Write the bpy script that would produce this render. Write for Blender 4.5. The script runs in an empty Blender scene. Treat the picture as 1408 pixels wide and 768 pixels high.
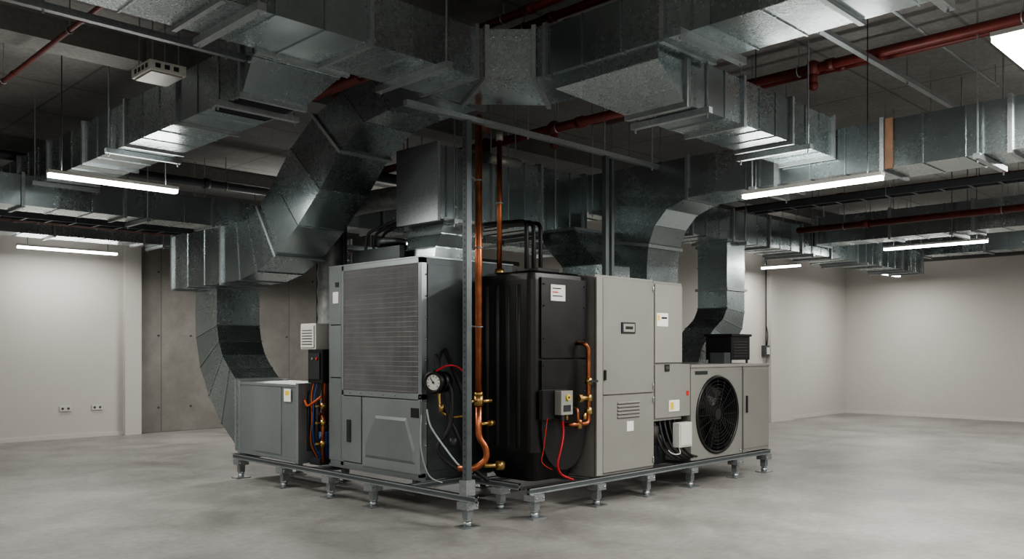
import bpy, math, random
from mathutils import Vector, Matrix
random.seed(7)
V=Vector
CEIL=4.35

# ---------------------------------------------------------------- materials
MATS={}
def newmat(name):
    m=bpy.data.materials.new(name); m.use_nodes=True
    nt=m.node_tree; b=nt.nodes['Principled BSDF']
    MATS[name]=m
    return m,nt,b
def N(nt,t,**kw):
    n=nt.nodes.new(t)
    for k,v in kw.items():
        if k in n.inputs: n.inputs[k].default_value=v
        else: setattr(n,k,v)
    return n
def ramp(nt,fac,stops):
    r=nt.nodes.new('ShaderNodeValToRGB')
    el=r.color_ramp.elements
    while len(el)<len(stops): el.new(.5)
    for e,(p,c) in zip(el,stops):
        e.position=p; e.color=(c[0],c[1],c[2],1)
    nt.links.new(fac,r.inputs[0]); return r
def coords(nt,scale=(1,1,1)):
    tc=nt.nodes.new('ShaderNodeTexCoord'); mp=nt.nodes.new('ShaderNodeMapping')
    mp.inputs['Scale'].default_value=scale
    nt.links.new(tc.outputs['Object'],mp.inputs[0]); return mp.outputs[0]
def bump(nt,b,h,strength,dist=.01):
    bp=nt.nodes.new('ShaderNodeBump'); bp.inputs['Strength'].default_value=strength; bp.inputs['Distance'].default_value=dist
    nt.links.new(h,bp.inputs['Height']); nt.links.new(bp.outputs[0],b.inputs['Normal'])
def mixc(nt,a,bc,fac,mode='MULTIPLY'):
    x=nt.nodes.new('ShaderNodeMixRGB'); x.blend_type=mode
    for i,val in ((0,fac),(1,a),(2,bc)):
        if hasattr(val,'is_linked') or hasattr(val,'links'): nt.links.new(val,x.inputs[i])
        else: x.inputs[i].default_value=val
    return x.outputs[0]

def simple(name,col,rough=.5,metal=0,noise=.12,nscale=6,bumps=0,coat=0):
    m,nt,b=newmat(name)
    c=coords(nt); n=N(nt,'ShaderNodeTexNoise',Scale=nscale,Detail=5); nt.links.new(c,n.inputs[0])
    lo=[x*(1-noise) for x in col]; hi=[min(1,x*(1+noise)) for x in col]
    r=ramp(nt,n.outputs[0],[(.3,lo),(.7,hi)]); nt.links.new(r.outputs[0],b.inputs['Base Color'])
    b.inputs['Metallic'].default_value=metal
    rr=nt.nodes.new('ShaderNodeMapRange'); rr.inputs['To Min'].default_value=max(.03,rough-.07); rr.inputs['To Max'].default_value=min(1,rough+.07)
    nt.links.new(n.outputs[0],rr.inputs[0]); nt.links.new(rr.outputs[0],b.inputs['Roughness'])
    if bumps: bump(nt,b,n.outputs[0],bumps,.004)
    if coat: b.inputs['Coat Weight'].default_value=coat
    return m

def galv(name,c1,c2,rough=.36,metal=.9,spangle=.35,tmin=.68,tmax=1.15,bs=.3):
    m,nt,b=newmat(name)
    c=coords(nt)
    vo=N(nt,'ShaderNodeTexVoronoi',Scale=60.0); nt.links.new(c,vo.inputs['Vector'])
    n=N(nt,'ShaderNodeTexNoise',Scale=1.3,Detail=3,Roughness=.5); nt.links.new(c,n.inputs[0])
    bw=nt.nodes.new('ShaderNodeRGBToBW'); nt.links.new(vo.outputs['Color'],bw.inputs[0])
    mm=nt.nodes.new('ShaderNodeMath'); mm.operation='MULTIPLY_ADD'; mm.inputs[1].default_value=spangle
    nt.links.new(bw.outputs[0],mm.inputs[0])
    ms=nt.nodes.new('ShaderNodeMath'); ms.operation='MULTIPLY'; ms.inputs[1].default_value=1-spangle
    nt.links.new(n.outputs[0],ms.inputs[0]); nt.links.new(ms.outputs[0],mm.inputs[2])
    r=ramp(nt,mm.outputs[0],[(.25,c1),(.75,c2)])
    at=nt.nodes.new('ShaderNodeAttribute'); at.attribute_name='tint'
    mr=nt.nodes.new('ShaderNodeMapRange'); mr.inputs['To Min'].default_value=tmin; mr.inputs['To Max'].default_value=tmax
    nt.links.new(at.outputs['Fac'],mr.inputs[0])
    col=mixc(nt,r.outputs[0],mr.outputs[0],1.0)
    nt.links.new(col,b.inputs['Base Color'])
    b.inputs['Metallic'].default_value=metal
    rr=nt.nodes.new('ShaderNodeMapRange'); rr.inputs['To Min'].default_value=rough-.05; rr.inputs['To Max'].default_value=rough+.06
    nt.links.new(mm.outputs[0],rr.inputs[0]); nt.links.new(rr.outputs[0],b.inputs['Roughness'])
    n2=N(nt,'ShaderNodeTexNoise',Scale=2.2,Detail=0); nt.links.new(c,n2.inputs[0])
    bump(nt,b,n2.outputs[0],bs,.03)
    return m
galv('galvanized',(.40,.465,.48),(.56,.63,.64),.26,.97,.25,.68,1.2,.32)
galv('galvanized_panel',(.28,.315,.32),(.37,.405,.41),.34,.7,.12,.7,1.1,.08)
galv('strut_steel',(.30,.33,.34),(.5,.53,.54),.38,.78,.3)
simple('post_steel',(.13,.15,.155),.4,.6)
simple('dark_steel',(.045,.05,.055),.45,.5)
simple('side_steel',(.10,.115,.12),.45,.6)
simple('black_paint',(.0075,.0075,.008),.4,.0,.2,8,.05)
simple('black_rubber',(.012,.012,.012),.6)
simple('cabinet_paint',(.285,.283,.262),.36,.3,.03,3)
simple('cabinet_paint_light',(.335,.332,.308),.34,.3,.03,3)
simple('grille_fin',(.27,.275,.275),.42,.4)
simple('grille_back',(.07,.07,.075),.6,.2)
simple('red_pipe',(.115,.02,.016),.5,.05,.3)
simple('copper',(.42,.15,.075),.34,.95,.28,9)
simple('brass',(.45,.30,.12),.34,.95,.2,12)
simple('white_plastic',(.55,.54,.51),.45,0,.03)
simple('label_paper',(.75,.74,.70),.6,0,.03)
simple('label_yellow',(.7,.5,.05),.6,0,.05)
simple('label_red',(.5,.03,.02),.6,0,.05)
simple('red_cable',(.40,.012,.02),.4,0,.1)
simple('blue_cable',(.02,.06,.2),.4,0,.1)
simple('orange_cable',(.4,.08,.02),.4,0,.1)
simple('clear_hose',(.38,.43,.42),.25,0,.1)
simple('rust_tape',(.12,.065,.035),.7,0,.3)
simple('chrome',(.6,.6,.6),.25,1,.05)
simple('insulation',(.25,.26,.26),.5,.5,.3,12,.4)

def concrete(name,lo,hi,rough,boards=None,bs=.3,scale=1.0,stain=.25,rv=(.12,.1),fine=14):
    m,nt,b=newmat(name); c=coords(nt)
    n1=N(nt,'ShaderNodeTexNoise',Scale=.45*scale,Detail=9,Roughness=.62,Distortion=.4); nt.links.new(c,n1.inputs[0])
    n2=N(nt,'ShaderNodeTexNoise',Scale=float(fine)*scale,Detail=8,Roughness=.7); nt.links.new(c,n2.inputs[0])
    r=ramp(nt,n1.outputs[0],[(.34,lo),(.64,hi)])
    r2=ramp(nt,n2.outputs[0],[(.3,(1-stain,)*3),(.65,(1,1,1))])
    col=mixc(nt,r.outputs[0],r2.outputs[0],1.0)
    h=n2.outputs[0]
    if boards:
        br=nt.nodes.new('ShaderNodeTexBrick'); mp=coords(nt)
        src=mp
        if boards[3]:
            sx=nt.nodes.new('ShaderNodeSeparateXYZ'); cx=nt.nodes.new('ShaderNodeCombineXYZ')
            nt.links.new(mp,sx.inputs[0]); nt.links.new(sx.outputs[0],cx.inputs[0]); nt.links.new(sx.outputs[2],cx.inputs[1]); src=cx.outputs[0]
        nt.links.new(src,br.inputs[0])
        br.inputs['Scale'].default_value=1; br.inputs['Brick Width'].default_value=boards[0]; br.inputs['Row Height'].default_value=boards[1]
        br.inputs['Mortar Size'].default_value=boards[2]; br.inputs['Mortar Smooth'].default_value=.3; br.offset=0
        br.inputs['Color1'].default_value=(1,1,1,1); br.inputs['Color2'].default_value=(.88,.88,.88,1); br.inputs['Mortar'].default_value=(.6,.6,.6,1)
        col=mixc(nt,col,br.outputs[0],1.0)
    nt.links.new(col,b.inputs['Base Color'])
    rr=nt.nodes.new('ShaderNodeMapRange'); rr.inputs['To Min'].default_value=rough-rv[0]; rr.inputs['To Max'].default_value=rough+rv[1]
    nt.links.new(n1.outputs[0],rr.inputs[0]); nt.links.new(rr.outputs[0],b.inputs['Roughness'])
    bump(nt,b,h,bs,.004)
concrete('floor_concrete',(.205,.199,.188),(.335,.326,.31),.5,None,.25,2.6,.25,(.14,.14),5)
concrete('ceiling_concrete',(.17,.17,.163),(.27,.267,.255),.85,(3.2,1.25,.02,False),.5,1.5,.3)
concrete('wall_concrete',(.17,.165,.15),(.27,.26,.24),.75,(1.3,3.4,.012,True),.12,1.6,.15,(.1,.1),4)
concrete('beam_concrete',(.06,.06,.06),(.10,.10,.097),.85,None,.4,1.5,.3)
concrete('wall_paint',(.49,.475,.448),(.53,.515,.488),.75,None,.05,.5,.02)
def emis(name,col,s):
    m,nt,b=newmat(name); b.inputs['Base Color'].default_value=(.8,.8,.8,1)
    n=N(nt,'ShaderNodeTexNoise',Scale=3.0); r=ramp(nt,n.outputs[0],[(0,col),(1,[x*.98 for x in col])])
    nt.links.new(r.outputs[0],b.inputs['Emission Color']); b.inputs['Emission Strength'].default_value=s
emis('tube_glow',(1,.98,.95),16)

# ---------------------------------------------------------------- mesh builder
class MB:
    def __init__(s): s.v=[];s.f=[];s.mi=[];s.sm=[];s.ti=[];s.mats=[]
    def m(s,name):
        if name not in s.mats: s.mats.append(name)
        return s.mats.index(name)
    def add(s,vs,fs,mat,smooth=False,tint=.5):
        o=len(s.v); s.v+= [tuple(x) for x in vs]; k=s.m(mat)
        for f in fs:
            s.f.append(tuple(i+o for i in f)); s.mi.append(k); s.sm.append(smooth); s.ti.append(tint)
    def box(s,x0,x1,y0,y1,z0,z1,mat,tint=.5):
        vs=[(x,y,z) for z in (z0,z1) for (x,y) in ((x0,y0),(x1,y0),(x1,y1),(x0,y1))]
        s.add(vs,[(0,3,2,1),(4,5,6,7),(0,1,5,4),(1,2,6,5),(2,3,7,6),(3,0,4,7)],mat,False,tint)
    def obox(s,c,size,rot,mat,tint=.5):
        hx,hy,hz=[a/2 for a in size]; c=V(c)
        vs=[c+rot@V((x,y,z)) for z in (-hz,hz) for (x,y) in ((-hx,-hy),(hx,-hy),(hx,hy),(-hx,hy))]
        s.add(vs,[(0,3,2,1),(4,5,6,7),(0,1,5,4),(1,2,6,5),(2,3,7,6),(3,0,4,7)],mat,False,tint)
    def loft(s,loops,mat,cap=True,smooth=False,tints=None,closed=False):
        n=len(loops[0]); o=len(s.v)
        for L in loops: s.v+=[tuple(x) for x in L]
        k=s.m(mat); cnt=len(loops)
        for i in range(cnt if closed else cnt-1):
            j=(i+1)%cnt
            for a in range(n):
                b=(a+1)%n
                s.f.append((o+i*n+a,o+i*n+b,o+j*n+b,o+j*n+a)); s.mi.append(k); s.sm.append(smooth); s.ti.append(tints[i] if tints else .5)
        if cap and not closed:
            for i,rev in ((0,True),(cnt-1,False)):
                r=[o+i*n+a for a in range(n)]
                if rev: r.reverse()
                s.f.append(tuple(r)); s.mi.append(k); s.sm.append(False); s.ti.append(.4)
    def circ(s,c,ax,r,n,up=None):
        ax=V(ax).normalized()
        if up is None: up=V((0,0,1)) if abs(ax.z)<.9 else V((1,0,0))
        u=up.cross(ax).normalized(); w=ax.cross(u)
        return [V(c)+u*(r*math.cos(2*math.pi*i/n))+w*(r*math.sin(2*math.pi*i/n)) for i in range(n)]
    def cyl(s,p0,p1,r,mat,n=16,r1=None,cap=True):
        ax=V(p1)-V(p0); r1=r if r1 is None else r1
        s.loft([s.circ(p0,ax,r,n),s.circ(p1,ax,r1,n)],mat,cap,n>6)
    def tube(s,pts,r,mat,n=10):
        pts=[V(p) for p in pts]; loops=[]; up=None
        for i,p in enumerate(pts):
            t=(pts[min(i+1,len(pts)-1)]-pts[max(i-1,0)]).normalized()
            if up is None: up=V((0,0,1)) if abs(t.z)<.9 else V((1,0,0))
            u=(up-t*up.dot(t)).normalized(); up=u; w=t.cross(u)
            loops.append([p+u*(r*math.cos(2*math.pi*k/n))+w*(r*math.sin(2*math.pi*k/n)) for k in range(n)])
        s.loft(loops,mat,True,True)
    def torus(s,c,ax,R,r,mat,n=32,k=8):
        ax=V(ax).normalized(); up=V((0,0,1)) if abs(ax.z)<.9 else V((1,0,0))
        u=up.cross(ax).normalized(); w=ax.cross(u); loops=[]
        for i in range(n):
            a=2*math.pi*i/n; d=u*math.cos(a)+w*math.sin(a); cc=V(c)+d*R
            loops.append([cc+d*(r*math.cos(2*math.pi*j/k))+ax*(r*math.sin(2*math.pi*j/k)) for j in range(k)])
        s.loft(loops,mat,False,True,None,True)
    def sph(s,c,r,mat,n=12,sc=(1,1,1)):
        loops=[]
        for i in range(1,n):
            a=math.pi*i/n
            loops.append([V(c)+V((math.sin(a)*math.cos(2*math.pi*j/(2*n))*r*sc[0],math.sin(a)*math.sin(2*math.pi*j/(2*n))*r*sc[1],math.cos(a)*r*sc[2])) for j in range(2*n)])
        s.loft(loops,mat,True,True)
    def prism(s,poly,ext,mat,smooth=False):
        a=[V(p) for p in poly]; b=[p+V(ext) for p in a]
        s.loft([a,b],mat,True,smooth)
    def done(s,name,bevel=0,parent=None):
        me=bpy.data.meshes.new(name); me.from_pydata(s.v,[],s.f)
        for mn in s.mats: me.materials.append(MATS[mn])
        me.polygons.foreach_set('material_index',s.mi); me.polygons.foreach_set('use_smooth',s.sm)
        at=me.attributes.new('tint','FLOAT','FACE'); at.data.foreach_set('value',s.ti)
        import bmesh
        bm=bmesh.new(); bm.from_mesh(me); bmesh.ops.recalc_face_normals(bm,faces=bm.faces); bm.to_mesh(me); bm.free()
        me.update()
        ob=bpy.data.objects.new(name,me); bpy.context.scene.collection.objects.link(ob)
        if bevel:
            bv=ob.modifiers.new('bevel','BEVEL'); bv.width=bevel; bv.segments=2; bv.limit_method='ANGLE'; bv.angle_limit=math.radians(50)
        if parent: ob.parent=parent
        return ob

def fillet(pts,r,n=6):
    pts=[V(p) for p in pts]; out=[pts[0]]
    for i in range(1,len(pts)-1):
        a,b,c=pts[i-1],pts[i],pts[i+1]
        d1=(a-b); d2=(c-b); rr=min(r,d1.length*.45,d2.length*.45)
        p=b+d1.normalized()*rr; q=b+d2.normalized()*rr
        for k in range(n+1):
            t=k/n; out.append(p*(1-t)**2+b*2*t*(1-t)+q*t*t)
    out.append(pts[-1]); return out
def smoothpath(pts,n=8):
    pts=[V(p) for p in pts]; P=[pts[0]]+pts+[pts[-1]]; out=[]
    for i in range(1,len(P)-2):
        for k in range(n):
            t=k/n; a,b,c,d=P[i-1],P[i],P[i+1],P[i+2]
            out.append(.5*((2*b)+(-a+c)*t+(2*a-5*b+4*c-d)*t*t+(-a+3*b-3*c+d)*t**3))
    out.append(pts[-1]); return out

# ---------------------------------------------------------------- ducts
def plate(mb,rect,nrm,t,g,mat='strut_steel',tint=.6):
    n=4; out=[]
    for i in range(4):
        c=rect[i]; a=(c-rect[(i-1)%4]).normalized(); b=(c-rect[(i+1)%4]).normalized()
        out.append(c+(a+b)*g)
    mb.loft([[p-nrm*t/2 for p in out],[p+nrm*t/2 for p in out]],mat,True,False,[tint])
def ductloft(mb,rects,flanges=(),beads=(),mat='galvanized'):
    mb.loft(rects,mat,True,False,[random.random() for _ in rects])
    for idx,(t,g,mt) in [(i,(.035,.026,'strut_steel')) for i in flanges]+[(i,(.012,.008,mat)) for i in beads]:
        a=rects[max(idx-1,0)]; b=rects[min(idx+1,len(rects)-1)]
        nrm=(sum(b,V())-sum(a,V())).normalized()
        plate(mb,rects[idx],nrm,t,g,mt,.75)
def rectat(axis,p,b):
    x0,x1,y0,y1,z0,z1=b
    if axis=='x': return [V((p,y0,z0)),V((p,y1,z0)),V((p,y1,z1)),V((p,y0,z1))]
    if axis=='y': return [V((x0,p,z0)),V((x1,p,z0)),V((x1,p,z1)),V((x0,p,z1))]
    return [V((x0,y0,p)),V((x1,y0,p)),V((x1,y1,p)),V((x0,y1,p))]
def straight(mb,b,axis,step=1.1,hang=True,mat='galvanized'):
    lo,hi={'x':(b[0],b[1]),'y':(b[2],b[3]),'z':(b[4],b[5])}[axis]
    n=max(1,round((hi-lo)/step)); k=3
    ps=[lo+(hi-lo)*i/(n*k) for i in range(n*k+1)]
    rects=[rectat(axis,p,b) for p in ps]
    ductloft(mb,rects,[i for i in range(len(ps)) if i%k==0],[i for i in range(len(ps)) if i%k],mat)
    if hang and axis in 'xy':
        q=[lo+(hi-lo)*(i+.22)/n for i in range(0,n,2)]
        for p in q:
            z=b[4]-.03
            if axis=='x':
                mb.box(p-.025,p+.025,b[2]-.1,b[3]+.1,z-.02,z+.025,'strut_steel',.8)
                for y in (b[2]-.07,b[3]+.07): mb.cyl((p,y,z-.05),(p,y,CEIL),.008,'strut_steel',6)
            else:
                mb.box(b[0]-.1,b[1]+.1,p-.025,p+.025,z-.02,z+.025,'strut_steel',.8)
                for x in (b[0]-.07,b[1]+.07): mb.cyl((x,p,z-.05),(x,p,CEIL),.008,'strut_steel',6)

# A : big L shaped main with chamfered inner corner
def lrects(path):
    return [[V((a[0],a[1],3.6)),V((b[0],b[1],3.6)),V((b[0],b[1],3.97)),V((a[0],a[1],3.97))] for a,b in path]
mb=MB()
xs=[-3+i*.36 for i in range(21)]
path=[((x,4.86),(x,5.5)) for x in xs if x<4.3]
path+=[((4.46,4.86),(4.46,5.5))]; c0=len(path)-1
path+=[((4.54,4.82),(4.9,5.5)),((4.80,4.56),(5.45,5.0)),((4.83,4.46),(5.45,4.46))]; c1=len(path)-1
ys=[4.46-.36*i for i in range(1,20)]
path+=[((4.83,y),(5.45,y)) for y in ys]
R=lrects(path)
fl=[i for i in range(0,c0-1) if i%3==c0%3]+[c0,c0+1,c0+2,c1]+[i for i in range(c1+3,len(R),3)]
ductloft(mb,R,fl,[i for i in range(len(R)) if i not in fl])
for t in (.15,.38,.62,.85):
    for z in (3.66,3.91):
        p=V((4.54,4.82,z)).lerp(V((4.80,4.56,z)),t); mb.sph(p,.008,'chrome',5)
for x in (1.0,2.6,4.1):
    mb.box(x-.03,x+.03,4.74,5.62,3.55,3.6,'strut_steel',.8)
    for y in (4.78,5.58): mb.cyl((x,y,3.53),(x,y,CEIL),.008,'strut_steel',6)
for y in (3.2,1.8,.2):
    mb.box(4.72,5.56,y-.03,y+.03,3.55,3.6,'strut_steel',.8)
    for x in (4.76,5.52): mb.cyl((x,y,3.53),(x,y,CEIL),.008,'strut_steel',6)
mb.done('ventilation_duct')

# B left branch, Y direction
mb=MB(); straight(mb,(3.1,3.62,5.95,12.6,3.4,3.8),'y',1.05)
ductloft(mb,[rectat('y',5.51,(3.0,3.72,0,0,3.60,3.92)),rectat('y',5.6,(3.0,3.72,0,0,3.58,3.9)),rectat('y',5.95,(3.1,3.62,0,0,3.4,3.8))],[0],[1])
for i in range(14): mb.box(3.14,3.58,6.0+i*.035,6.012+i*.035,3.385,3.4,'dark_steel')
mb.done('ventilation_duct')
mb=MB(); straight(mb,(-5,6.4,10.9,11.4,3.15,3.5),'x',1.1); mb.done('ventilation_duct')
mb=MB(); straight(mb,(-5,9.5,13.9,14.4,3.2,3.6),'x',1.3); mb.done('ventilation_duct')

# D S-shaped drop
def yz(prof,x0,x1):
    return [[V((x0,l[0],l[1])),V((x1,l[0],l[1])),V((x1,u[0],u[1])),V((x0,u[0],u[1]))] for l,u in prof]
low=[(5.52,3.62),(6.15,3.62),(6.52,3.58),(6.9,3.38),(7.26,3.06),(7.67,2.75),(8.09,2.49),(8.5,2.34),(8.88,2.27),(9.3,2.26),(9.75,2.26),(10.2,2.26),(10.62,2.26)]
up=[(5.52,3.95),(6.4,3.97),(6.88,3.93),(7.36,3.80),(7.8,3.55),(8.14,3.26),(8.46,3.02),(8.7,2.93),(8.95,2.91),(9.3,2.91),(9.75,2.91),(10.2,2.91),(10.62,2.91)]
mb=MB(); R=yz(list(zip(low,up)),4.6,5.16)
ductloft(mb,R,[0,3,6,9,12],[1,2,4,5,7,8,10,11])
mb.done('ventilation_duct')
# E elbow down to filter box
inn=[(10.0,2.26),(10.0,2.05),(10.0,1.80),(9.95,1.6),(9.85,1.42),(9.68,1.27),(9.48,1.12)]
out=[(10.58,2.26),(10.6,2.0),(10.58,1.65),(10.46,1.28),(10.22,.93),(9.88,.6),(9.48,.34)]
mb=MB(); R=yz(list(zip(inn,out)),4.88,5.45)
ductloft(mb,R,[0,6],[1,2,3,4,5])
mb.done('ventilation_duct')

# F plenum over the units + necks
mb=MB(); straight(mb,(5.39,7.6,6.42,7.02,2.78,3.5),'x',.75)
def neck(mb,b0,z0,b1,z1,n=3):
    R=[]
    for i in range(n+1):
        t=i/n; t2=min(1,max(0,(t-.25)/.6))
        a=[b0[k]*(1-t2)+b1[k]*t2 for k in range(4)]
        R.append(rectat('z',z0+(z1-z0)*t,(a[0],a[1],a[2],a[3],0,0)))
    ductloft(mb,R,[0,n],range(1,n))
neck(mb,(5.42,5.95,6.5,6.95),2.372,(5.5,6.05,6.44,7.0),2.78)
neck(mb,(6.75,7.25,5.5,6.0),2.222,(6.95,7.5,6.0,6.5),2.79,4)
mb.done('ventilation_duct')
# H long right run + G elbow
mb=MB(); straight(mb,(7.6,8.15,-4,7.02,3.08,3.5),'y',1.0)
inn=[(5.52,2.222),(5.52,2.42),(5.50,2.62),(5.42,2.82),(5.27,2.98),(5.02,3.07),(4.6,3.09)]
out=[(6.0,2.222),(6.0,2.45),(6.0,2.7),(6.0,2.95),(5.98,3.1),(5.9,3.2),(5.6,3.3)]
R=yz(list(zip(inn,out)),7.58,8.17)
ductloft(mb,R,[0,2],[1,3,4,5])
mb.box(7.585,7.60,2.92,2.99,3.07,3.51,'rust_tape')
mb.done('ventilation_duct')
# M branch, X direction under right arm
mb=MB(); straight(mb,(5.2,7.56,3.45,3.95,3.25,3.6),'x',.8)
ductloft(mb,[rectat('x',4.86,(0,0,3.45,4.42,3.50,3.599)),rectat('x',5.2,(0,0,3.45,3.95,3.25,3.599))],[1],[0])
mb.done('ventilation_duct')
# I vertical offset drop + J
mb=MB()
prof=[((10.05,2.95),(10.5,2.95)),((10.05,2.6),(10.5,2.6)),((10.05,2.3),(10.5,2.3)),((10.05,2.05),(10.5,2.0)),((9.95,1.9),(10.44,1.78)),((9.75,1.78),(10.25,1.58)),((9.58,1.65),(9.98,1.4)),((9.42,1.5),(9.86,1.37)),((9.36,1.322),(9.84,1.322))]
R=[[V((a[0],6.02,a[1])),V((b[0],6.02,b[1])),V((b[0],6.47,b[1])),V((a[0],6.47,a[1]))] for a,b in prof]
ductloft(mb,R,[0,2,8],[1,3,4,5,6,7])
straight(mb,(8.2,17,6.0,6.6,2.95,3.35),'x',1.0)
mb.done('ventilation_duct')
mb=MB(); straight(mb,(12.5,13.0,-5,5.95,3.1,3.5),'y',1.1); mb.done('ventilation_duct')
mb=MB(); straight(mb,(17.2,17.7,-5,8.3,3.3,3.65),'y',1.1); mb.done('ventilation_duct')
mb=MB(); straight(mb,(5.8,11.5,9.4,9.9,3.1,3.5),'x',1.1); mb.done('ventilation_duct')

# ---------------------------------------------------------------- room
def bx(name,b,mat):
    mb=MB(); mb.box(*b,mat); return mb.done(name)
bx('floor',(-6.2,20.2,-6.2,15.7,-.2,0),'floor_concrete')
bx('ceiling',(-6.2,20.2,-6.2,15.7,CEIL,CEIL+.2),'ceiling_concrete')
bx('wall_left',(-6.2,-6,-6,15.5,0,CEIL),'wall_paint')
bx('wall_front',(-6.2,20.2,-6.2,-6,0,CEIL),'wall_paint')
mb=MB(); mb.box(-6.2,6.1,15.5,15.7,0,CEIL,'wall_paint'); mb.box(5.82,6.1,15.38,15.5,0,CEIL,'wall_paint'); mb.done('wall_back')
mb=MB(); mb.box(6.1,13,15.5,15.7,0,CEIL,'wall_concrete')
for i in range(5):
    for z in (.45,1.75,2.9):
        for dx in (.35,.95):
            x=6.1+i*1.3+dx; mb.cyl((x,15.505,z),(x,15.49,z),.02,'beam_concrete',10)
mb.done('wall_back_concrete')
bx('wall_inner',(13,13.2,9.0,15.7,0,CEIL),'wall_paint')
mb=MB(); mb.box(13,20.2,8.8,9.0,0,CEIL,'wall_paint'); mb.box(16.2,17.2,8.68,8.8,0,CEIL,'wall_paint'); mb.done('wall_recess')
bx('wall_right',(20,20.2,-6,8.8,0,CEIL),'wall_paint')
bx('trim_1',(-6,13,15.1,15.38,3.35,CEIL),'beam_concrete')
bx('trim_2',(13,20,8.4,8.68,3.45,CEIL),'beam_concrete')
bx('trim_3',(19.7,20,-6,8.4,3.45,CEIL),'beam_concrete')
bx('baseboard_back',(-6,5.82,15.485,15.5,0,.07),'white_plastic')
bx('baseboard_right',(19.985,20,-6,8.8,0,.07),'white_plastic')
bx('baseboard_recess',(17.2,19.985,8.785,8.8,0,.07),'white_plastic')
mb=MB()
for y in (1.2,8.0,12.8): mb.box(-6,20 if y<8.5 else 13,y,y+.35,CEIL-.2,CEIL,'ceiling_concrete')
mb.done('ceiling_beam')

# ---------------------------------------------------------------- lights
def lamp(x,y,z,L,axis,power,w=.08,upf=.2):
    mb=MB(); hx,hy=(L/2,w/2) if axis=='x' else (w/2,L/2)
    mb.box(x-hx,x+hx,y-hy,y+hy,z,z+.03,'white_plastic')
    mb.box(x-hx+.01,x+hx-.01,y-hy+.006,y+hy-.006,z-.035,z,'tube_glow')
    for s in (-.8,.8):
        px,py=(x+s*hx,y) if axis=='x' else (x,y+s*hy)
        mb.cyl((px,py,z+.03),(px,py,CEIL),.005,'dark_steel',6)
    ob=mb.done('linear_ceiling_light')
    for nm,pw,dz,rx in (('tube_lamp',power,-.045,0),('added_ceiling_fill',power*upf,.04,math.pi)):  # upward entry is an added fill that brightens the ceiling, no tube there
        ld=bpy.data.lights.new(nm,'AREA'); ld.shape='RECTANGLE'; ld.size=L if axis=='x' else w; ld.size_y=w if axis=='x' else L
        ld.energy=pw; ld.color=(1,.97,.92)
        lo=bpy.data.objects.new(nm,ld); lo.location=(x,y,z+dz); lo.rotation_euler=(rx,0,0); bpy.context.scene.collection.objects.link(lo); lo.parent=ob
PW=77
lamp(3.12,8.48,3.1,1.2,'x',PW)
lamp(4.7,14.75,3.1,1.5,'x',PW*.4,.08,.1)
lamp(7.25,3.52,2.95,1.3,'y',PW*.9)
lamp(13.8,4.7,3.1,1.5,'y',PW)
lamp(18.3,7.2,3.1,1.5,'x',PW*.8)
lamp(15.3,8.0,3.1,.8,'y',PW*.4)
lamp(6.65,1.42,3.5,1.2,'x',PW*1.2,.6,.1)
for (x,y,a) in ((1.5,1.0,'x'),(-1.5,3.5,'x'),(3.5,-2,'y'),(-2,8,'x'),(-.8,12.0,'x'),(-3,-2,'y'),(9.5,-1.5,'y'),(14.5,-1.5,'y'),(16.3,2.8,'y'),(10,11.8,'x'),(7.6,13.0,'x'),(9.8,1.0,'y'),(-1.0,0.5,'x'),(1.0,-1.5,'y')):  # added lamps to brighten room and walls
    lamp(x,y,3.35,1.5,a,PW*1.05,.12,.22)

# ---------------------------------------------------------------- support frame
mb=MB()
def rail(p,q,w=.05,h=.055,z=.215):
    p=V((p[0],p[1],z+h/2)); q=V((q[0],q[1],z+h/2)); d=q-p; a=math.atan2(d.y,d.x)
    Rm=Matrix.Rotation(a,3,'Z')
    c=(p+q)/2
    mb.obox(c+V((0,0,h/2-.006)),(d.length,w,.012),Rm,'strut_steel',.5)
    mb.obox(c-V((0,0,h/2-.006)),(d.length,w,.012),Rm,'strut_steel',.5)
    mb.obox(c,(d.length,w*.6,h),Rm,'post_steel',.1)
def leg(x,y):
    mb.box(x-.085,x+.085,y-.07,y+.07,0,.012,'strut_steel',.2)
    mb.cyl((x,y,.01),(x,y,.05),.035,'strut_steel',12)
    mb.cyl((x,y,.01),(x,y,.2),.022,'strut_steel',12)
    mb.box(x-.033,x+.033,y-.033,y+.033,.07,.215,'strut_steel',.1)
    mb.box(x-.065,x+.065,y-.065,y+.065,.155,.215,'strut_steel',.4)
    mb.cyl((x,y,.055),(x,y,.075),.038,'strut_steel',6)
    for dx in (-.045,.045): mb.sph((x+dx,y-.067,.185),.01,'chrome',5)
rail((4.85,5.27),(4.85,9.5)); rail((5.6,5.5),(5.6,9.5)); rail((4.85,6.2),(5.6,6.2))
rail((5.45,5.25),(9.75,5.25)); rail((5.6,6.0),(9.75,6.0)); rail((5.6,6.85),(9.75,6.85)); rail((9.7,5.25),(9.7,6.9)); rail((6.35,5.25),(6.35,6.9)); rail((7.3,5.25),(7.3,6.9)); rail((8.1,5.25),(8.1,6.9))
for y in (7.8,9.4): rail((4.85,y),(5.6,y))
for y in (5.38,6.72,7.45,8.36,9.33): leg(4.85,y)
for y in (5.75,7.0,8.3,9.3): leg(5.6,y)
for x in (5.53,6.4,7.2,8.0,8.95,9.62): leg(x,5.25)
for x in (6.4,8.0,9.62): leg(x,6.85)
mb.box(4.82,4.875,5.355,5.41,.27,3.43,'post_steel',.0)
for i in range(60): mb.box(4.8185,4.8205,5.378,5.388,.33+i*.052,.35+i*.052,'dark_steel')
mb.box(4.80,4.9,5.34,5.43,.27,.4,'strut_steel',.4)
mb.done('support_frame')

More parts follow.
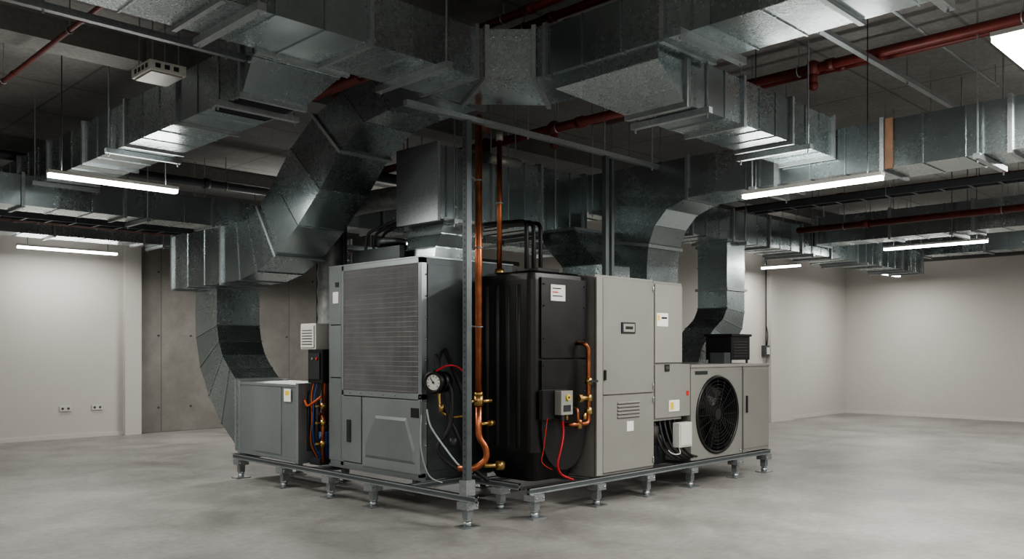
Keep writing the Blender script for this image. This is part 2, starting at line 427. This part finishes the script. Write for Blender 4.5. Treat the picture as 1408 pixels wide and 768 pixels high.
# ---------------------------------------------------------------- air handler (grille unit)
mb=MB()
X0,X1,Y0,Y1=5.05,6.25,6.24,7.79
mb.box(X0+.03,X1,Y0+.004,Y1,.27,2.36,'side_steel')
for y0,y1 in ((Y0,Y0+.05),(7.52,7.57),(Y1-.03,Y1)): mb.box(X0,X0+.06,y0,y1,.3,2.37,'galvanized_panel',.8)
mb.box(X0,X0+.06,Y0,7.55,2.31,2.37,'galvanized_panel',.8)
mb.box(X0,X0+.06,Y0,7.55,1.03,1.08,'galvanized_panel',.8)
mb.box(X0-.005,X1+.01,Y0-.005,Y1,2.36,2.375,'galvanized_panel',.9)
mb.box(X0,X0+.05,Y0,Y1,.27,.34,'galvanized_panel',.6)
mb.box(X0-.005,X0+.04,7.56,7.78,.34,1.2,'galvanized_panel',.5)
mb.box(X0-.005,X0+.04,7.56,7.78,1.21,1.75,'galvanized_panel',.7)
mb.box(X0-.005,X0+.04,7.56,7.78,1.76,2.36,'galvanized_panel',.6)
mb.box(X0-.012,X0-.004,7.6,7.7,1.98,2.1,'label_paper')
mb.box(X0-.012,X0-.004,7.6,7.66,2.15,2.2,'dark_steel')
mb.box(X0+.03,X0+.04,Y0+.04,7.53,1.07,2.32,'grille_back')
n=96
for i in range(n):
    y=Y0+.055+i*(7.52-Y0-.055)/n; mb.box(X0+.005,X0+.026,y,y+.006,1.08,2.31,'grille_fin')
for i in range(26):
    z=1.1+i*.0473; mb.box(X0+.003,X0+.006,Y0+.05,7.52,z,z+.003,'grille_fin')
mb.box(X0-.006,X0+.03,7.20,7.54,.35,1.02,'galvanized_panel',.6)
mb.box(X0-.018,X0-.005,7.38,7.44,.55,.78,'dark_steel')
mb.box(X0-.012,X0+.03,Y0+.01,7.17,.33,1.02,'galvanized_panel',.8)
a=[V((X0-.012,y,z)) for y,z in ((7.12,.42),(6.32,.42),(6.32,.55),(6.45,.85),(6.95,.85),(7.12,.55))]
b=[V((X0-.022,y,z)) for y,z in ((7.09,.45),(6.35,.45),(6.35,.55),(6.47,.82),(6.93,.82),(7.09,.55))]
mb.loft([a,b],'galvanized_panel',True,False,[.6])
mb.box(X0-.02,X0-.01,6.27,6.38,.86,.95,'black_rubber')
mb.box(5.12,5.62,Y0-.006,Y0+.006,.36,2.3,'side_steel',.0)
for z in [.4+i*.2 for i in range(10)]:
    for x in (5.10,5.65): mb.sph((x,Y0-.004,z),.01,'chrome',5)
for y in [Y0+.02+i*.19 for i in range(8)]: mb.sph((X0-.002,y,1.055),.008,'chrome',5)
mb.done('air_handler_unit',.004)

# ---------------------------------------------------------------- black boiler
mb=MB()
def rr(x0,x1,y0,y1,r,z,n=5):
    P=[]
    for cx,cy,a0 in ((x1-r,y1-r,0),(x0+r,y1-r,90),(x0+r,y0+r,180),(x1-r,y0+r,270)):
        for k in range(n+1):
            a=math.radians(a0+90*k/n); P.append(V((cx+r*math.cos(a),cy+r*math.sin(a),z)))
    return P
bx0,bx1,by0,by1=5.62,6.37,5.36,6.08
L=[rr(bx0+.14,bx1-.05,by0+.14,by1-.05,.1,.27),rr(bx0+.10,bx1-.03,by0+.10,by1-.03,.1,.34),rr(bx0,bx1,by0,by1,.07,.56),rr(bx0,bx1,by0,by1,.07,2.14),rr(bx0+.01,bx1-.01,by0+.01,by1-.01,.06,2.2),rr(bx0+.05,bx1-.05,by0+.05,by1-.05,.05,2.225)]
mb.loft(L,'black_paint')
for i in range(4):
    y=5.54+i*.14
    mb.cyl((bx0+.014,y,.6),(bx0+.014,y,2.1),.032,'black_paint',14)
mb.box(bx0+.1,bx1-.02,by0-.02,by0+.01,1.42,2.16,'black_paint')
poly=[(bx0+.1,1.40),(bx0+.1,.75)]
cx=(bx0+bx1)/2+.04; rad=(bx1-bx0)/2-.06
for k in range(13):
    a=math.pi+math.pi*k/12; poly.append((cx+rad*math.cos(a),.75+.38*math.sin(a)))
poly.append((bx1-.02,1.40))
mb.prism([(x,by0-.025,z) for x,z in poly],(0,.035,0),'black_paint')
for z in (.8,1.1,1.35,1.6,1.9,2.1):
    for x in (bx0+.13,bx1-.05): mb.sph((x,by0-.026,z),.009,'dark_steel',5)
mb.box(5.84,6.04,by0-.028,by0-.02,1.95,2.10,'label_paper')
for i,(w,c) in enumerate(((.12,'black_rubber'),(.08,'label_red'),(.14,'dark_steel'))): mb.box(5.86,5.86+w,by0-.030,by0-.027,2.06-i*.035,2.07-i*.035,c)
mb.box(5.95,6.25,5.6,5.9,2.22,2.28,'black_paint')
for x in (6.0,6.1,6.2): mb.tube(fillet([(x,5.8,2.27),(x,5.8,2.75),(x+.02,6.4,2.78)],.08),.022,'black_paint',10)
mb.done('boiler',.006)

# ---------------------------------------------------------------- control cabinets
mb=MB(); x0,x1,y0=6.4,7.34,5.25
mb.box(x0,x1,y0+.02,6.1,.27,2.21,'cabinet_paint')
mb.box(x0-.004,x1,y0+.018,6.1,2.205,2.222,'cabinet_paint_light')
mb.box(x0+.10,x1-.01,y0,y0+.03,1.06,2.19,'cabinet_paint')
mb.box(x0+.10,x1-.01,y0,y0+.03,.3,1.045,'cabinet_paint')
mb.box(x0,x0+.09,y0-.002,y0+.03,.28,2.20,'cabinet_paint_light')
mb.box(6.78,7.0,y0-.014,y0,1.66,1.77,'dark_steel'); mb.box(6.8,6.98,y0-.018,y0-.01,1.675,1.755,'cabinet_paint_light'); mb.box(6.83,6.95,y0-.021,y0-.017,1.70,1.73,'black_rubber')
mb.box(6.51,6.53,y0-.02,y0,1.2,1.3,'black_rubber')
for i in range(5):
    z=.83+i*.035; mb.obox((6.9,y0-.006,z),(.36,.02,.014),Matrix.Rotation(.5,3,'X'),'cabinet_paint_light')
    mb.box(6.72,7.08,y0-.002,y0+.002,z-.016,z-.006,'black_rubber')
mb.box(6.87,6.98,y0-.006,y0,.68,.78,'label_paper')
for z in (.36,.98,1.12,2.12):
    mb.cyl((x1-.03,y0-.01,z-.03),(x1-.03,y0-.01,z+.03),.008,'chrome',8)
mb.done('control_cabinet',.005)
mb=MB(); x0,x1=7.345,7.86
mb.box(x0,x1,y0+.02,6.1,.75,2.2,'cabinet_paint')
mb.box(x0,x1,y0+.016,6.1,2.195,2.21,'cabinet_paint_light')
mb.box(x0+.01,x1-.01,y0,y0+.03,1.36,2.18,'cabinet_paint_light')
mb.box(x0+.01,x1+.14,y0,y0+.3,.78,1.34,'cabinet_paint')
mb.box(7.38,7.58,y0-.006,y0,1.74,1.88,'label_paper'); mb.box(7.39,7.43,y0-.008,y0-.005,1.8,1.86,'label_yellow'); mb.box(7.46,7.56,y0-.008,y0-.005,1.82,1.84,'dark_steel')
mb.box(7.52,7.60,y0-.012,y0,1.27,1.34,'black_rubber'); mb.box(7.535,7.585,y0-.014,y0-.01,1.29,1.32,'chrome')
mb.box(7.60,7.79,y0-.006,y0,.84,.96,'label_paper'); mb.box(7.62,7.68,y0-.008,y0-.005,.86,.94,'label_yellow')
mb.box(7.93,7.97,y0-.006,y0,1.0,1.05,'label_red')
mb.box(x0,7.75,5.4,6.1,.27,.75,'dark_steel')
mb.done('control_cabinet',.005)
mb=MB()
mb.box(7.66,7.9,5.16,5.24,.46,.72,'white_plastic'); mb.box(7.68,7.88,5.15,5.17,.48,.70,'white_plastic'); mb.box(7.72,7.84,5.24,5.4,.5,.68,'dark_steel')
for i in range(5):
    x=7.42+i*.09
    mb.tube(smoothpath([(x,5.32,.78),(x-.02,5.26,.6),(x+.03,5.22,.45),(x+.25,5.24,.34),(x+.55,5.3,.3)]),.014,'black_rubber',8)
mb.tube(smoothpath([(7.7,5.2,.47),(7.66,5.15,.4),(7.55,5.2,.42),(7.5,5.3,.6)]),.006,'white_plastic',8)
mb.cyl((7.4,5.3,.5),(7.4,5.3,.7),.05,'black_rubber',14)
mb.done('junction_box')

# ---------------------------------------------------------------- condenser
mb=MB(); x0,x1,y0,y1=8.02,9.74,5.25,6.5; fx,fz,fr=8.56,.76,.43
mb.box(x0,x1,y0+.22,y1,.27,1.32,'cabinet_paint')
n=40; zc0,zc1,xc0,xc1=.28,1.30,x0,9.08
ring=[];sq=[]
for i in range(n):
    a=2*math.pi*i/n; c,s_=math.cos(a),math.sin(a)
    ring.append(V((fx+fr*c,y0,fz+fr*s_)))
    tx=((xc1-fx) if c>0 else (fx-xc0))/max(abs(c),1e-6); tz=((zc1-fz) if s_>0 else (fz-zc0))/max(abs(s_),1e-6); t=min(tx,tz)
    sq.append(V((fx+t*c,y0,fz+t*s_)))
for (cx_,cz_) in ((xc0,zc0),(xc1,zc0),(xc0,zc1),(xc1,zc1)):
    k=min(range(n),key=lambda i:(sq[i].x-cx_)**2+(sq[i].z-cz_)**2); sq[k]=V((cx_,y0,cz_))
mb.loft([[p+V((0,.22,0)) for p in sq],sq,ring,[p+V((0,.2,0)) for p in ring]],'cabinet_paint',False)
mb.torus((fx,y0-.004,fz),(0,1,0),fr,.018,'black_paint',48,8)
mb.cyl((fx,y0+.02,fz),(fx,y0+.195,fz),fr-.005,'black_paint',48,None,False)
mb.cyl((fx,y0+.18,fz),(fx,y0+.215,fz),fr,'black_rubber',40)
mb.cyl((fx,y0+.05,fz),(fx,y0+.18,fz),.09,'black_rubber',20)
for k in range(5):
    a0=2*math.pi*k/5
    lo=[];hi=[]
    for (r,da) in ((.08,-.25),(.22,-.38),(.39,-.5),(.39,.28),(.22,.3),(.08,.3)):
        a=a0+da; yy=y0+.09+(.07 if da>0 else 0)
        lo.append(V((fx+r*math.cos(a),yy,fz+r*math.sin(a)))); hi.append(lo[-1]+V((0,.012,0)))
    mb.loft([lo,hi],'black_paint')
for r in [.06+i*.04 for i in range(9)]: mb.torus((fx,y0-.008,fz),(0,1,0),r,.0035,'black_rubber',40,5)
for k in range(8):
    a=math.pi*k/8; d=V((math.cos(a),0,math.sin(a)))*fr
    mb.cyl(V((fx,y0-.004,fz))-d,V((fx,y0-.004,fz))+d,.004,'black_rubber',6)
mb.cyl((fx,y0-.012,fz),(fx,y0,fz),.06,'black_rubber',20)
mb.box(x0-.01,x1+.01,y0-.012,y1,1.30,1.33,'cabinet_paint_light')
mb.box(9.08,x1,y0,y0+.23,.28,1.30,'cabinet_paint')
mb.box(9.13,x1-.02,y0-.01,y0,.32,1.27,'cabinet_paint')
mb.box(9.17,9.19,y0-.03,y0-.008,.75,.95,'black_rubber')
mb.box(9.1,9.115,y0-.004,y0,.28,1.3,'dark_steel')
mb.box(8.1,8.35,y0-.004,y0+.0,1.22,1.26,'dark_steel')
for x in (8.06,9.04,9.7):
    for z in (.32,1.26): mb.sph((x,y0-.006,z),.01,'chrome',5)
mb.done('condenser_unit',.004)
mb=MB(); mb.box(9.28,9.72,5.5,5.86,1.37,1.66,'black_paint'); mb.box(9.26,9.74,5.48,5.88,1.66,1.69,'black_paint')
for x in (9.3,9.68):
    for y in (5.52,5.82): mb.cyl((x,y,1.33),(x,y,1.38),.015,'dark_steel',8)
for i in range(6): mb.box(9.33,9.67,5.494,5.5,1.41+i*.035,1.42+i*.035,'dark_steel')
mb.box(9.12,9.26,5.5,5.7,1.33,1.46,'side_steel')
mb.done('blower_motor_box',.004)

# ---------------------------------------------------------------- filter box at left
mb=MB()
mb.box(4.9,5.55,8.15,9.47,.28,1.12,'galvanized_panel',.6)
for y0_,y1_ in ((8.13,8.18),(9.43,9.48)):
    mb.box(4.885,5.565,y0_,y1_,.27,1.135,'galvanized_panel',.9)
mb.box(4.888,4.9,8.5,9.1,.34,1.08,'galvanized_panel',.7)
mb.box(4.888,4.9,8.17,9.44,1.09,1.12,'galvanized_panel',.8); mb.box(4.888,4.9,8.17,9.44,.28,.31,'galvanized_panel',.8)
mb.box(4.88,4.889,8.28,8.42,.93,1.07,'label_paper'); mb.box(4.878,4.881,8.31,8.39,1.0,1.05,'label_yellow')
mb.box(4.98,5.45,8.115,8.13,.4,1.05,'side_steel')
mb.done('filter_box',.004)

# ---------------------------------------------------------------- pump & valve group between
mb=MB()
mb.box(4.98,5.25,7.86,8.06,.27,.34,'dark_steel')
mb.cyl((5.1,7.95,.34),(5.1,7.95,.62),.075,'blue_cable',18); mb.cyl((5.1,7.95,.62),(5.1,7.95,.7),.06,'dark_steel',18)
mb.tube(fillet([(5.1,7.95,.68),(5.1,7.95,1.3),(5.1,8.05,1.32)],.05),.028,'copper')
mb.tube(fillet([(5.02,7.86,.3),(5.02,7.86,.8),(5.02,8.1,.84)],.06),.02,'copper')
for z in (.5,.72,.9):
    mb.cyl((5.02,7.86,z-.03),(5.02,7.86,z+.03),.03,'brass',12); mb.cyl((4.99,7.86,z),(4.93,7.86,z),.012,'brass',8)
for i,c in enumerate(('black_rubber','black_rubber','black_rubber','blue_cable','black_rubber','orange_cable','black_rubber')):
    y=7.88+i*.03
    mb.tube(smoothpath([(5.03,y,1.18),(5.0,y+.02,1.0),(4.97,y-.02*(i%3),.75),(5.0,y+.03,.5),(5.07,y,.32)]),.009,c,7)
mb.tube(smoothpath([(4.95,8.1,.95),(4.93,8.02,.9),(4.94,7.93,.93),(5.0,7.86,1.0)]),.014,'orange_cable',8)
mb.done('pump_valve_assembly')
mb=MB()
mb.box(5.0,5.3,7.84,8.12,1.14,1.5,'black_paint'); mb.box(4.985,5.0,7.88,8.08,1.18,1.46,'dark_steel')
for y in (7.92,8.0): mb.cyl((4.985,y,1.4),(4.97,y,1.4),.015,'label_red' if y<7.95 else 'chrome',10)
for y in (7.87,8.09): mb.cyl((5.15,y,.27),(5.15,y,1.15),.02,'strut_steel',8)
mb.box(5.02,5.25,8.0,8.3,1.5,1.78,'white_plastic'); mb.box(5.005,5.02,8.02,8.28,1.52,1.76,'white_plastic')
for i in range(6): mb.box(5.0,5.006,8.05,8.25,1.55+i*.03,1.56+i*.03,'side_steel')
mb.done('electrical_control_box',.004)
mb=MB()
for y in (8.62,8.72): mb.cyl((5.5,y,1.12),(5.5,y,3.55),.018,'dark_steel',10)
for y in (7.93,8.0): mb.cyl((5.35,y,.28),(5.35,y,3.05),.02,'side_steel',10)
mb.done('conduit_riser')
mb=MB(); c=(5.45,8.36)
prev=[]
for i in range(26):
    z=.45+i*.1; r=.15+(.012 if i%2 else 0); prev.append(mb.circ((c[0],c[1],z),(0,0,1),r,24))
mb.loft(prev[7:],'insulation',True,True)
mb.tube(smoothpath([(5.45,8.36,2.9),(5.46,8.3,3.02),(5.5,8.0,3.1),(5.6,7.4,3.12),(5.7,7.03,3.1)]),.12,'insulation',18)
mb.done('insulated_flexible_duct')
mb=MB()
mb.box(5.3,5.36,6.9,7.7,2.375,2.55,'side_steel'); mb.box(5.7,6.2,7.1,7.7,2.375,2.62,'galvanized_panel',.3)
mb.cyl((5.5,7.3,2.375),(5.5,7.3,2.6),.12,'dark_steel',20); mb.cyl((5.5,7.3,2.6),(5.5,7.3,2.66),.15,'galvanized_panel',20)
for i in range(3): mb.tube(smoothpath([(5.4+i*.1,7.6,2.38),(5.4+i*.1,7.6,2.7),(5.45+i*.08,7.4,2.8),(5.45+i*.1,7.03,2.85)]),.016,'side_steel',8)
mb.done('fan_motor_assembly')

# ---------------------------------------------------------------- copper pipes
mb=MB()
px,py=5.18,5.6
mb.cyl((px,py,1.08),(px,py,3.52),.032,'copper',18)
mb.tube(fillet([(px,py,3.5),(px,py,3.56),(px+.4,py+.3,3.56)],.06),.032,'copper',14)
mb.cyl((px,py,1.0),(px,py,1.09),.044,'brass',8); mb.cyl((px,py,1.09),(px,py,1.12),.04,'brass',16)
mb.cyl((px-.05,py,1.04),(px-.11,py,1.04),.014,'brass',8)
mb.cyl((px,py,1.04),(px+.12,py-.04,1.04),.018,'brass',8)
mb.tube(fillet([(px,py,1.02),(px,py,.72),(px+.05,py-.05,.62),(px+.05,py-.05,.52),(px-.02,py+.02,.44),(px-.12,py+.14,.44)],.08),.03,'copper',14)
mb.cyl((px+.0,py-.03,.84),(px+.14,py-.02,.84),.016,'brass',10); mb.cyl((px+.1,py-.03,.84),(px+.16,py-.02,.84),.026,'brass',8)
mb.cyl((px+.03,py-.04,.47),(px+.18,py-.1,.46),.02,'brass',10); mb.cyl((px+.14,py-.085,.465),(px+.2,py-.11,.46),.042,'brass',14)
for z in (1.7,2.4,3.0): mb.torus((px,py,z),(0,0,1),.035,.007,'strut_steel',20,6); mb.cyl((px-.03,py,z),(4.86,5.42,z),.008,'strut_steel',6)
mb.done('copper_pipe')
mb=MB()
mb.cyl((5.73,5.9,2.2),(5.73,5.9,3.56),.025,'copper',16); mb.cyl((5.73,5.9,2.21),(5.73,5.9,2.27),.045,'brass',12)
mb.torus((5.73,5.9,2.9),(0,0,1),.03,.008,'strut_steel',20,6)
mb.cyl((5.73,5.9,3.5),(5.73,5.9,3.6),.035,'cabinet_paint',12)
mb.done('copper_pipe')

# gauge
mb=MB(); gc=V((5.05,6.03,1.2)); gd=V((-.93,-.36,0)).normalized()
mb.cyl(gc,gc+gd*.05,.098,'black_paint',32); mb.torus(gc+gd*.05,gd,.086,.018,'black_paint',36,8)
mb.cyl(gc+gd*.05,gc+gd*.054,.07,'label_paper',32)
side=V((0,0,1)).cross(gd)
for k in range(9):
    a=math.radians(-40+k*32); d=side*math.cos(a)+V((0,0,1))*math.sin(a)
    mb.cyl(gc+gd*.056+d*.05,gc+gd*.056+d*.064,.003,'black_rubber',5)
d=side*-.6+V((0,0,.8)); mb.cyl(gc+gd*.058-d*.02,gc+gd*.058+d*.048,.004,'dark_steel',5); mb.cyl(gc+gd*.054,gc+gd*.064,.009,'black_rubber',12)
mb.cyl(gc,gc-gd*.2,.05,'black_rubber',14)
mb.cyl(gc-gd*.02,gc-gd*.14,.10,'black_paint',24)
mb.tube(smoothpath([gc+V((0,0,.1)),gc+V((.1,-.03,.15)),gc+V((.2,-.06,.14)),gc+V((.26,-.1,.08))]),.009,'red_cable',8)
mb.tube(smoothpath([gc+V((.02,-.02,-.1)),gc+V((.03,-.04,-.26)),gc+V((.12,-.08,-.32)),gc+V((.2,-.2,-.3))]),.014,'brass',8)
mb.cyl(gc+V((.03,-.04,-.2)),gc+V((.03,-.04,-.27)),.026,'brass',10)
mb.done('pressure_gauge')
mb=MB()
mb.tube(smoothpath([(5.0,6.1,.95),(4.98,6.02,.8),(5.02,5.85,.6),(5.1,5.75,.45),(5.2,5.7,.4)]),.009,'clear_hose',8)
mb.tube(smoothpath([(5.1,6.15,1.3),(5.15,5.95,1.15),(5.1,5.9,.8),(5.0,5.95,.6),(5.1,5.8,.42),(5.3,5.7,.33)]),.018,'black_rubber',8)
mb.tube(smoothpath([(5.3,6.2,1.5),(5.25,5.95,1.2),(5.3,5.85,.9),(5.25,5.85,.5),(5.4,5.7,.3)]),.022,'black_rubber',8)
mb.tube(smoothpath([(5.15,6.15,1.45),(5.12,6.0,1.0),(5.2,5.9,.7),(5.3,5.85,.4)]),.02,'black_rubber',8)
mb.tube(smoothpath([(5.0,6.18,.9),(4.97,6.15,.6),(5.02,6.1,.35),(5.1,6.0,.28)]),.007,'clear_hose',8)
mb.cyl((5.1,5.85,.62),(5.1,5.85,.7),.035,'dark_steel',12)
mb.done('hose_bundle')

mb=MB(); fy=5.335
mb.box(5.68,6.02,fy-.05,fy,.86,1.13,'black_paint')
mb.box(5.84,6.0,fy-.13,fy-.05,.90,1.12,'cabinet_paint_light')
mb.cyl((5.93,fy-.13,1.06),(5.93,fy-.145,1.06),.028,'label_yellow',18); mb.cyl((5.93,fy-.145,1.06),(5.93,fy-.15,1.06),.012,'dark_steel',10)
mb.box(5.87,5.97,fy-.134,fy-.13,.93,.99,'dark_steel')
mb.cyl((5.9,fy-.09,.9),(5.9,fy-.09,.84),.02,'dark_steel',10); mb.cyl((5.96,fy-.09,.9),(5.96,fy-.09,.85),.014,'brass',10)
mb.done('boiler_control_box',.004)
mb=MB()
mb.tube(smoothpath([(5.9,fy-.09,.85),(5.9,fy-.1,.72),(5.84,fy-.12,.58),(5.80,fy-.12,.45),(5.86,fy-.11,.36),(5.98,fy-.1,.31),(6.06,fy-.08,.285)]),.011,'red_cable',8)
mb.tube(smoothpath([(5.74,fy-.05,.87),(5.7,fy-.04,.6),(5.68,fy-.04,.48),(5.8,fy-.05,.4)]),.004,'label_red',6)
mb.done('power_cable')
mb=MB()
mb.tube(fillet([(6.02,fy-.0,.80),(6.02,fy-.1,.80),(6.26,fy-.1,.80),(6.26,fy-.1,1.5),(6.22,fy-.1,1.55),(6.22,fy,1.56)],.05),.02,'copper',12)
for z in (.92,1.04,1.2): mb.cyl((6.26,fy-.1,z-.03),(6.26,fy-.1,z+.03),.034,'brass',8)
mb.cyl((6.26,fy-.1,1.04),(6.12,fy-.1,1.04),.024,'brass',10); mb.cyl((6.15,fy-.1,1.04),(6.11,fy-.1,1.04),.038,'brass',6)
mb.cyl((6.12,fy-.1,.84),(6.12,fy-.1,.76),.03,'brass',8); mb.cyl((6.2,fy-.1,.84),(6.2,fy-.1,.9),.022,'brass',8)
mb.tube(fillet([(6.08,fy,.95),(6.08,fy-.12,.95),(6.08,fy-.12,.84),(6.14,fy-.12,.80)],.04),.014,'copper',10)
mb.cyl((6.26,fy-.1,1.2),(6.26,fy-.16,1.2),.012,'brass',8); mb.box(6.2,6.32,fy-.17,fy-.16,1.19,1.21,'dark_steel')
mb.done('brass_valve_pipe')

# ---------------------------------------------------------------- struts, rods
mb=MB()
mb.box(4.2,7.9,5.37,5.42,3.43,3.475,'strut_steel',.5)
for x in (5.6,6.7,7.5): mb.cyl((x,5.395,3.4),(x,5.395,CEIL),.009,'strut_steel',6)
mb.box(6.69,6.74,5.37,5.42,2.222,3.43,'post_steel',.1); mb.box(6.86,6.9,5.43,5.47,2.222,3.43,'post_steel',.1)
mb.done('strut_channel_hanger')
mb=MB()
mb.box(4.2,9.85,3.0,3.05,3.97,4.01,'strut_steel',.5)
for x in (4.4,6.4,8.2,9.7): mb.cyl((x,3.025,3.95),(x,3.025,CEIL),.008,'strut_steel',6)
mb.cyl((5.5,2.65,4.16),(9.6,2.65,4.16),.012,'strut_steel',8)
for x in (5.6,7.0,9.5): mb.cyl((x,2.65,4.15),(x,2.65,CEIL),.006,'strut_steel',6)
mb.done('strut_channel_hanger')
mb=MB()
mb.box(.2,3.05,5.78,5.83,3.6,3.645,'strut_steel',.3)
for x in (.4,1.7,2.9): mb.cyl((x,5.805,3.58),(x,5.805,CEIL),.008,'strut_steel',6)
mb.done('strut_channel_hanger')
def tray(name,b,axis):
    mb=MB(); x0,x1,y0,y1,z=b
    if axis=='x':
        for y in (y0,y1): mb.box(x0,x1,y-.01,y+.01,z,z+.08,'side_steel',.5)
        k=int((x1-x0)/.3)
        for i in range(k): mb.box(x0+i*.3,x0+i*.3+.03,y0,y1,z,z+.015,'side_steel',.5)
        for i in range(5): mb.tube([(x0,y0+.05+i*.04,z+.035),(x1,y0+.05+i*.04,z+.035)],.015,'black_rubber',6)
        for i in range(0,k,6):
            for y in (y0-.02,y1+.02): mb.cyl((x0+i*.3,y,z-.01),(x0+i*.3,y,CEIL),.006,'strut_steel',6)
    else:
        for x in (x0,x1): mb.box(x-.01,x+.01,y0,y1,z,z+.08,'side_steel',.5)
        k=int((y1-y0)/.3)
        for i in range(k): mb.box(x0,x1,y0+i*.3,y0+i*.3+.03,z,z+.015,'side_steel',.5)
        for i in range(5): mb.tube([(x0+.05+i*.04,y0,z+.035),(x0+.05+i*.04,y1,z+.035)],.015,'black_rubber',6)
        for i in range(0,k,6):
            for x in (x0-.02,x1+.02): mb.cyl((x,y0+i*.3,z-.01),(x,y0+i*.3,CEIL),.006,'strut_steel',6)
    mb.done(name)
tray('cable_tray',(-5,12.5,12.3,12.6,3.2),'x')
tray('cable_tray',(10.2,10.4,-5,5.8,3.3),'y')
tray('cable_tray',(15.0,15.3,-5,7.3,3.42),'y')
tray('cable_tray',(13.3,19.5,7.6,7.85,3.72),'x')

# ---------------------------------------------------------------- red pipes
def pipe(name,p,q,r,mat='red_pipe',fit=()):
    mb=MB(); p=V(p);q=V(q); mb.cyl(p,q,r,mat,14)
    d=(q-p); L=d.length; d.normalize(); k=max(2,int(L/1.8))
    for i in range(k):
        c=p+d*(L*(i+.5)/k); mb.cyl(c-d*.04,c+d*.04,r*1.25,mat,14)
        c2=c+d*.3; mb.cyl(c2,V((c2.x,c2.y,CEIL)),.006,'strut_steel',6); mb.torus(c2,d,r+.006,.006,'strut_steel',16,5)
    for t in fit:
        c=p+d*t; mb.sph(c,r*1.7,mat,8); mb.cyl(c,c+V((0,0,-.16)),r*.9,mat,12); mb.sph(c+V((0,0,-.16)),r*1.1,mat,8)
    mb.done(name)
pipe('sprinkler_pipe',(3.95,5.65,3.66),(3.95,13.6,3.66),.04)
pipe('sprinkler_pipe',(4.12,5.65,3.72),(4.12,13.6,3.72),.025)
pipe('sprinkler_pipe',(7.5,-3,4.07),(7.5,6.2,4.07),.042,'red_pipe',(6.6,))
pipe('sprinkler_pipe',(7.75,-3,4.1),(7.75,6.2,4.1),.026)
pipe('sprinkler_pipe',(4.95,1.6,4.22),(4.95,7.9,4.22),.035)
pipe('sprinkler_pipe',(5.2,1.6,4.22),(5.2,7.9,4.22),.035)
pipe('sprinkler_pipe',(5.4,1.6,4.24),(5.4,7.9,4.24),.02)
pipe('sprinkler_pipe',(2.3,-3,4.0),(2.3,15,4.0),.02)
pipe('sprinkler_pipe',(11.6,-4,3.2),(11.6,5.8,3.2),.045)
pipe('sprinkler_pipe',(11.2,-4,3.55),(11.2,8,3.55),.03)
pipe('sprinkler_pipe',(9.2,-4,3.75),(9.2,5.8,3.75),.025)
pipe('sprinkler_pipe',(6.4,4.2,3.72),(6.4,9.2,3.72),.045,'red_pipe',(1.6,2.6))
pipe('sprinkler_pipe',(5.6,4.6,3.68),(7.4,4.6,3.68),.03)
pipe('sprinkler_pipe',(-5,13.2,3.3),(12,13.2,3.3),.04)
pipe('drain_pipe',(5.6,8.6,3.62),(12,8.6,3.62),.06,'side_steel')
pipe('drain_pipe',(14.2,-5,3.45),(14.2,8,3.45),.05,'side_steel')
pipe('drain_pipe',(-5,12.0,3.92),(12.5,12.0,3.92),.06,'side_steel')
mb=MB(); mb.cyl((5.9,6.25,3.42),(6.35,6.25,3.42),.05,'cabinet_paint',18); mb.cyl((5.88,6.25,3.42),(5.91,6.25,3.42),.055,'side_steel',18)
for x in (5.95,6.3): mb.cyl((x,6.25,3.45),(x,6.25,CEIL),.007,'strut_steel',6)
mb.done('drain_pipe')
mb=MB(); mb.cyl((8.4,6.75,.27),(8.4,6.75,2.8),.05,'red_pipe',14); mb.cyl((8.4,6.75,1.9),(8.4,6.75,2.0),.07,'red_pipe',14); mb.cyl((8.4,6.75,2.8),(8.4,6.75,2.95),.05,'red_pipe',14)
mb.done('sprinkler_riser')

# ---------------------------------------------------------------- ceiling unit, sockets, wall switch
mb=MB()
mb.box(2.62,2.9,6.45,6.8,3.6,3.675,'white_plastic'); mb.box(2.64,2.88,6.47,6.78,3.588,3.6,'cabinet_paint_light')
for i in range(4): mb.box(2.616,2.62,6.49+i*.07,6.53+i*.07,3.62,3.655,'dark_steel')
for i in range(3): mb.box(2.66+i*.07,2.70+i*.07,6.446,6.45,3.62,3.655,'dark_steel')
for x in (2.66,2.86):
    for y in (6.5,6.75): mb.cyl((x,y,3.675),(x,y,CEIL),.006,'strut_steel',6)
mb.done('ceiling_air_purifier',.01)
for x in (4.88,5.39):
    mb=MB(); mb.box(x-.09,x+.09,15.48,15.5,.46,.55,'white_plastic')
    for dx in (-.045,.045): mb.cyl((x+dx,15.478,.505),(x+dx,15.484,.505),.022,'side_steel',14); 
    mb.done('wall_socket',.004)
mb=MB(); mb.box(16.02,16.18,8.70,8.8,1.36,1.58,'side_steel'); mb.box(16.05,16.15,8.68,8.70,1.4,1.54,'white_plastic')
mb.cyl((16.1,8.74,1.58),(16.1,8.74,3.45),.012,'dark_steel',8)
mb.tube(smoothpath([(16.1,8.74,2.0),(16.06,8.68,1.8),(16.1,8.72,1.58)]),.01,'black_rubber',6)
mb.done('wall_isolator_switch')

# ---------------------------------------------------------------- camera / world
cd=bpy.data.cameras.new('camera'); cam=bpy.data.objects.new('camera',cd); bpy.context.scene.collection.objects.link(cam)
cam.location=(0,0,1.5); cam.rotation_euler=(math.radians(90),0,math.radians(-45))
cd.sensor_width=36; cd.lens=36*1179/1408; cd.shift_y=96/1408; cd.clip_end=100
bpy.context.scene.camera=cam
w=bpy.data.worlds.new('world'); bpy.context.scene.world=w; w.use_nodes=True
w.node_tree.nodes['Background'].inputs[0].default_value=(.5,.52,.55,1); w.node_tree.nodes['Background'].inputs[1].default_value=.1
try:
    bpy.context.scene.view_settings.view_transform='AgX'
    bpy.context.scene.view_settings.look='AgX - Medium High Contrast'
except Exception as e: print(e)
